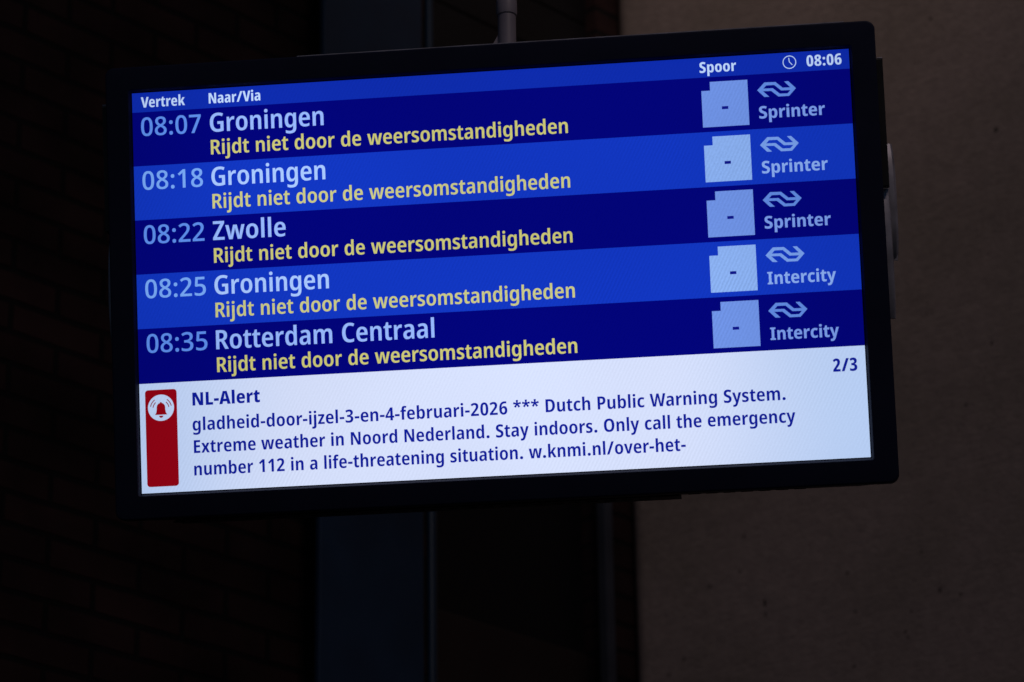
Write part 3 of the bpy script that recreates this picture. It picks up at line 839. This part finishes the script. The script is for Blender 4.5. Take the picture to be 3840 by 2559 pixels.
# ---------------------------------------------------------------- the departure display
M_bezel = principled('black_bezel', (0.016, 0.018, 0.050), 0.5, 0, 0.22, vary=0.1, scale=14)  # black plastic, with the bluish haze put into its colour
M_case = principled('black_casing', (0.045, 0.036, 0.034), 0.55, 0, 0.35, vary=0.3, scale=18, bump=0.1, bscale=90)  # brown reflection of the plaster wall is put into this colour
M_lcd = principled('lcd_border', (0.002, 0.002, 0.004), 0.35, 0, 0.3)
M_slot = principled('slot_black', (0.001, 0.001, 0.001), 0.9, 0, 0.1)
M_rail = principled('black_steel', (0.035, 0.032, 0.032), 0.45, 0.3, 0.5, vary=0.2, scale=25)
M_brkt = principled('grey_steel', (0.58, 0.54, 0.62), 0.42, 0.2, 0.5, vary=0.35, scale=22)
M_pole = principled('grey_paint', (0.36, 0.31, 0.36), 0.5, 0, 0.5, vary=0.12, scale=25)

board = link(bpy.data.objects.new('departure_display', None))
board.matrix_world = BOARD
tag(board, 'black departure screen hanging from a pole, blue rows of cancelled trains above a white alert', 'display')

HW, HH = 0.51, 0.286875


def rr_loop(bm, x0, x1, y0, y1, r, z, n=10):
    vs = []
    for cx, cy, a0 in ((x1 - r, y1 - r, 0), (x0 + r, y1 - r, 90), (x0 + r, y0 + r, 180), (x1 - r, y0 + r, 270)):
        for k in range(n + 1):
            a = math.radians(a0 + 90 * k / n)
            vs.append(bm.verts.new((cx + r * math.cos(a), cy + r * math.sin(a), z)))
    return vs


def bridge(bm, loops, cap0=False, cap1=False):
    for a, b in zip(loops, loops[1:]):
        for k in range(len(a)):
            bm.faces.new((a[k], a[(k + 1) % len(a)], b[(k + 1) % len(a)], b[k]))
    if cap0:
        bm.faces.new(loops[0][::-1])
    if cap1:
        bm.faces.new(loops[-1])


BX, BT, BB = 0.0375, 0.0378, 0.0370     # bezel widths: sides, top, bottom


def off_loop(bm, d, r, z):
    """Rounded rectangle d metres inside the outer edge of the bezel."""
    return rr_loop(bm, -HW - BX + d, HW + BX - d, -HH - BB + d, HH + BT - d, r, z)


bm = bmesh.new()
GAP = 0.0042
ins = lambda g, r, z: rr_loop(bm, -HW - g, HW + g, -HH - g, HH + g, r, z)
bridge(bm, [off_loop(bm, 0.0015, 0.012, -0.016), off_loop(bm, 0.0, 0.0128, -0.013), off_loop(bm, 0.0, 0.0128, 0.0030),
            off_loop(bm, 0.0004, 0.0124, 0.0047), off_loop(bm, 0.0013, 0.0118, 0.0055), off_loop(bm, 0.003, 0.0105, 0.0057),
            ins(GAP + 0.0006, 0.004, 0.0057), ins(GAP, 0.0035, 0.0052), ins(0.0014, 0.0012, 0.0010), ins(0.0012, 0.001, -0.001)])
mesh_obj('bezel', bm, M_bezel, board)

bm = bmesh.new()
bridge(bm, [off_loop(bm, 0.0025, 0.012, -0.0165), off_loop(bm, 0.0028, 0.020, -0.034), off_loop(bm, 0.0035, 0.050, -0.060),
            off_loop(bm, 0.006, 0.090, -0.084), off_loop(bm, 0.012, 0.110, -0.094), off_loop(bm, 0.022, 0.115, -0.098)], True, True)
rear = mesh_obj('rear_casing', bm, M_case, board)
yb = -HH - BB + 0.0030
for lo, hi, drop in ((-0.48, 1415, 0.0045), (1432, 0.45, 0.0008)):
    lo, hi = (sx(lo) if lo > 1 else lo), (sx(hi) if hi > 1 else hi)
    bm = bmesh.new()
    n = int((hi - lo - 0.012) / 0.0245)
    for k in range(n):
        x = lo + 0.012 + k * 0.0245
        box(bm, x - 0.0085, x + 0.0085, yb - drop, yb - drop + 0.0012, -0.0515, -0.0425, 0.0008, 1)
    mesh_obj('vent_slots', bm, M_slot, rear)
bm = bmesh.new()
box(bm, -0.470, sx(1418), yb - 0.0041, yb + 0.004, -0.080, -0.026, 0.0012)
mesh_obj('bottom_cover', bm, M_case, rear)

bm = bmesh.new()
box(bm, -HW - 0.0010, HW + 0.0010, -HH - 0.0010, HH + 0.0010, -0.012, -0.0004)
mesh_obj('lcd_panel', bm, M_lcd, board)


def bulge(bm, s, y0, y1, out, z0, z1, n=14, back=0.0):
    """Side fitting whose outer face swells between y0 and y1 and whose front edge is rounded over."""
    xin = HW + BX - 0.012
    rows = []
    for k in range(n + 1):
        t = k / n
        y = y0 + (y1 - y0) * t
        o = out * (1 - 0.16 * (2 * t - 1) ** 4)
        lean = back * (2 * t - 1) ** 2 * (1.0 if t < 0.5 else 0.7)
        rows.append([bm.verts.new((s * x, y, z)) for x, z in ((xin, z0), (xin, z1 + lean), (HW + BX + o * 0.45, z1 + lean), (HW + BX + o * 0.85, z1 - 0.002 + lean), (HW + BX + o, z1 - 0.006 + lean), (HW + BX + o, z0))])
    for a, b in zip(rows, rows[1:]):
        for k in range(6):
            bm.faces.new((a[k], a[(k + 1) % 6], b[(k + 1) % 6], b[k]))
    bm.faces.new(rows[0])
    bm.faces.new(rows[-1][::-1])


for s in (1, -1):
    bm = bmesh.new()
    box(bm, s * (HW + BX - 0.010), s * (HW + BX + 0.0088), sy(366), sy(25), -0.034, -0.0165, 0.001)
    mesh_obj('side_rail', bm, M_rail, board)
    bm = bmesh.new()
    box(bm, s * (HW + BX + 0.0005), s * (HW + BX + 0.0088), sy(24.8), sy(20.5), -0.034, -0.0165, 0.0008)  # pale block standing in for the highlight on the rail's top edge
    mesh_obj('rail_glint', bm, M_brkt, board)
    bm = bmesh.new()
    bulge(bm, s, sy(711), sy(367.5), 0.0090, -0.046, -0.017, back=-0.020)
    mesh_obj('side_bracket', bm, M_brkt, board, label='grey steel bracket low on the side of the display')
    bm = bmesh.new()
    bulge(bm, s, sy(533), sy(217), 0.0190, -0.125, -0.099, back=-0.026)
    pm = mesh_obj('mount_plate', bm, M_brkt, board, label='grey steel mounting plate behind the side of the display')

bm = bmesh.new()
box(bm, -0.27, 0.505, HH + BT - 0.0005, HH + BT + 0.0014, -0.0030, 0.0026, 0.0003, 1)  # pale strip drawn as the light caught along the top bevel
mesh_obj('top_glint', bm, M_brkt, board)

# screen contents ------------------------------------------------------------
Z1, Z2, Z3 = 0.0002, 0.0006, 0.0010
S_head = screen_mat('header_blue', (13, 43, 172), 0.04)
S_dark = screen_mat('row_navy', (1, 3, 121), 0.03)
S_light = screen_mat('row_blue', (17, 54, 192), 0.05)
S_white = screen_mat('alert_white', (212, 222, 250), 0.035, tint=0.2)
S_headtx = screen_mat('header_lettering', (190, 215, 255), 0.05)
S_time = [screen_mat('time_lettering', (94, 143, 238), 0.05), screen_mat('time_lettering_lit', (122, 171, 248), 0.05)]
S_dest = [screen_mat('destination_lettering', (150, 183, 252), 0.05), screen_mat('destination_lettering_lit', (168, 200, 255), 0.05)]
S_stat = [screen_mat('status_lettering', (202, 198, 118), 0.08), screen_mat('status_lettering_lit', (201, 201, 132), 0.08)]
S_tile = [screen_mat('tile_blue', (112, 148, 231), 0.06), screen_mat('tile_blue_lit', (140, 178, 243), 0.08)]
S_logo = [screen_mat('logo_blue', (98, 140, 228), 0.04), screen_mat('logo_blue_lit', (122, 162, 238), 0.04)]
S_type = [screen_mat('type_lettering', (124, 158, 238), 0.05), screen_mat('type_lettering_lit', (140, 176, 245), 0.05)]
S_navy = screen_mat('alert_navy', (11, 27, 152), 0.03)
S_dash = screen_mat('dash_navy', (12, 20, 138), 0.03)
S_red = screen_mat('alert_red', (146, 3, 20), 0.03)

head = flat('header_bar', [rect(0, 0, 1920, 53.1)], Z1, S_head, board)
lettering('column_heading', 'Vertrek', 'head', 24.2, 144.0, 40.6, 28.4, Z2, S_headtx, head)
lettering('column_heading', 'Naar/Via', 'head', 209.0, 349.2, 40.6, 28.4, Z2, S_headtx, head)
lettering('column_heading', 'Spoor', 'head', 1526.0, 1622.6, 40.4, 28.6, Z2, S_headtx, head)
lettering('clock_time', '08:06', 'head', 1808.2, 1899.8, 40.4, 29.2, Z2, S_headtx, head)
flat('clock_icon', [circle(1763.2, 26.2, 17.8), circle(1763.2, 26.2, 15.6)[::-1],
                    stroke([(1761.9, 14.6), (1763.0, 25.4), (1770.6, 33.8)], 2.2)], Z2, S_headtx, head)

ROWS = [('08:07', 186.0, 'Groningen', 518.2, 'Sprinter'), ('08:18', 187.2, 'Groningen', 518.2, 'Sprinter'),
        ('08:22', 187.0, 'Zwolle', 406.6, 'Sprinter'), ('08:25', 187.0, 'Groningen', 518.2, 'Intercity'),
        ('08:35', 187.0, 'Rotterdam Centraal', 795.0, 'Intercity')]
TOPS = [53.1 + 146.86 * k for k in range(6)]
TOPS[5] = 787.9
for i, (tm, tx, dest, dx, kind) in enumerate(ROWS):
    y = TOPS[i]
    lit = i % 2
    row = flat('departure_row', [rect(0, y, 1920, TOPS[i + 1])], Z1, (S_dark, S_light)[lit], board,
               label='%s blue row of the %s train to %s' % (('dark', 'bright')[lit], tm, dest))
    lettering('departure_time', tm, 'time', 22.9, tx, y + 65.2, 50.0, Z2, S_time[lit], row)
    lettering('destination_name', dest, 'dest', 210.4, dx, y + 65.3, 50.8, Z2, S_dest[lit], row)
    lettering('status_message', 'Rijdt niet door de weersomstandigheden', 'stat', 211.2, 1170.6, y + 126.5, 39.3, Z2, S_stat[lit], row)
    flat('platform_tile', [[(1551.1, y + 13), (1650.2, y + 13), (1650.2, y + 134.2), (1528, y + 134.2), (1528, y + 36.3), (1551.1, y + 36.3)]],
         Z2, S_tile[lit], row)
    flat('platform_dash', [rect(1580, y + 80.5, 1596.8, y + 88.3)], Z3, S_dash, row)
    flat('operator_logo', [[(px, py - 53.1 + y) for px, py in lp] for lp in LOGO], Z2, S_logo[lit], row)
    lettering('train_type', kind, 'type', 1677.0, 1849.6 if kind == 'Sprinter' else 1855.6, y + (119.4 if kind == 'Sprinter' else 120.4), 32.8, Z2, S_type[lit], row)

alert = flat('alert_banner', [rect(0, 787.9, 1920, 1080)], Z1, S_white, board)
flat('alert_badge', [rrect(15.1, 805.6, 100.3, 1063.6, 8.5)], Z2, S_red, alert)
BCX, BCY = 57.4, 854.0
flat('badge_disc', [circle(BCX, BCY, 35.2)], Z3, S_white, alert)
bell = [(BCX - 16.6, BCY + 18.6), (BCX - 13.0, BCY + 13.0), (BCX - 11.6, BCY + 5), (BCX - 11.4, BCY - 2), (BCX - 10.0, BCY - 7),
        (BCX - 6.5, BCY - 11), (BCX - 2.4, BCY - 12.6), (BCX - 2.2, BCY - 14.4), (BCX, BCY - 15.2)]
bell = bell + [(2 * BCX - x, y) for x, y in bell[-2::-1]]
clap = [(BCX - 5.6, BCY + 21.4)] + [(BCX + 5.6 * math.cos(a), BCY + 21.4 + 5.6 * math.sin(a)) for a in [math.pi * k / 10 for k in range(9, -1, -1)]]
flat('bell_symbol', [bell, clap, stroke(arc(BCX, BCY + 2, 21.5, 130, 172), 2.3), stroke(arc(BCX, BCY + 2, 28.6, 125, 168), 2.3),
                     stroke(arc(BCX, BCY + 2, 21.5, 50, 8), 2.3), stroke(arc(BCX, BCY + 2, 28.6, 55, 12), 2.3)], Z3 + 0.0003, S_red, alert)
lettering('alert_title', 'NL-Alert', 'title', 142.4, 323.8, 852.9, 34.8, Z2, S_navy, alert)
lettering('message_line', 'gladheid-door-ijzel-3-en-4-februari-2026 *** Dutch Public Warning System.', 'body', 140.9, 1708.5, 919.6, 34.2, Z2, S_navy, alert)
lettering('message_line', 'Extreme weather in Noord Nederland. Stay indoors. Only call the emergency', 'body', 142.9, 1731.4, 979.4, 34.2, Z2, S_navy, alert)
lettering('message_line', 'number 112 in a life-threatening situation. w.knmi.nl/over-het-', 'body', 142.1, 1443.0, 1039.0, 34.2, Z2, S_navy, alert)
lettering('page_number', '2/3', 'page', 1835.1, 1898.0, 853.0, 34.2, Z2, S_navy, alert)

# ---------------------------------------------------------------- the pole it hangs from
top = BOARD @ Vector((0.0253, HH + BT - 0.004, -0.052))
pole = link(bpy.data.objects.new('hanging_pole', None))
pole.location = top
tag(pole, 'grey steel pole with a thicker sleeve holding the display from above', 'pole')
bm = bmesh.new()
lathe(bm, [(0.0131, -0.012), (0.0131, 0.30)])
mesh_obj('pipe', bm, M_pole, pole, smooth=False)
bm = bmesh.new()
lathe(bm, [(0.0133, 0.0612), (0.0146, 0.0622), (0.0150, 0.0640), (0.0150, 0.0835), (0.0146, 0.0860), (0.0137, 0.0875), (0.0132, 0.0882)])
mesh_obj('sleeve', bm, M_pole, pole)
bm = bmesh.new()
pts = [(-0.0128, 0.031), (-0.0200, 0.017), (-0.0200, -0.010), (-0.0128, -0.010)]
f = [bm.verts.new((x, -0.002, z)) for x, z in pts]
g = [bm.verts.new((x, 0.002, z)) for x, z in pts]
bm.faces.new(f)
bm.faces.new(g[::-1])
for k in range(4):
    bm.faces.new((f[k], g[k], g[(k + 1) % 4], f[(k + 1) % 4]))
mesh_obj('gusset', bm, M_pole, pole)
for o in bpy.data.objects:
    if o.type == 'MESH' and o.name.split('.')[0] in ('pipe', 'sleeve', 'bezel', 'rear_casing', 'side_bracket', 'mount_plate'):
        for p in o.data.polygons:
            p.use_smooth = len(p.vertices) == 4
        o.data.set_sharp_from_angle(angle=math.radians(35))
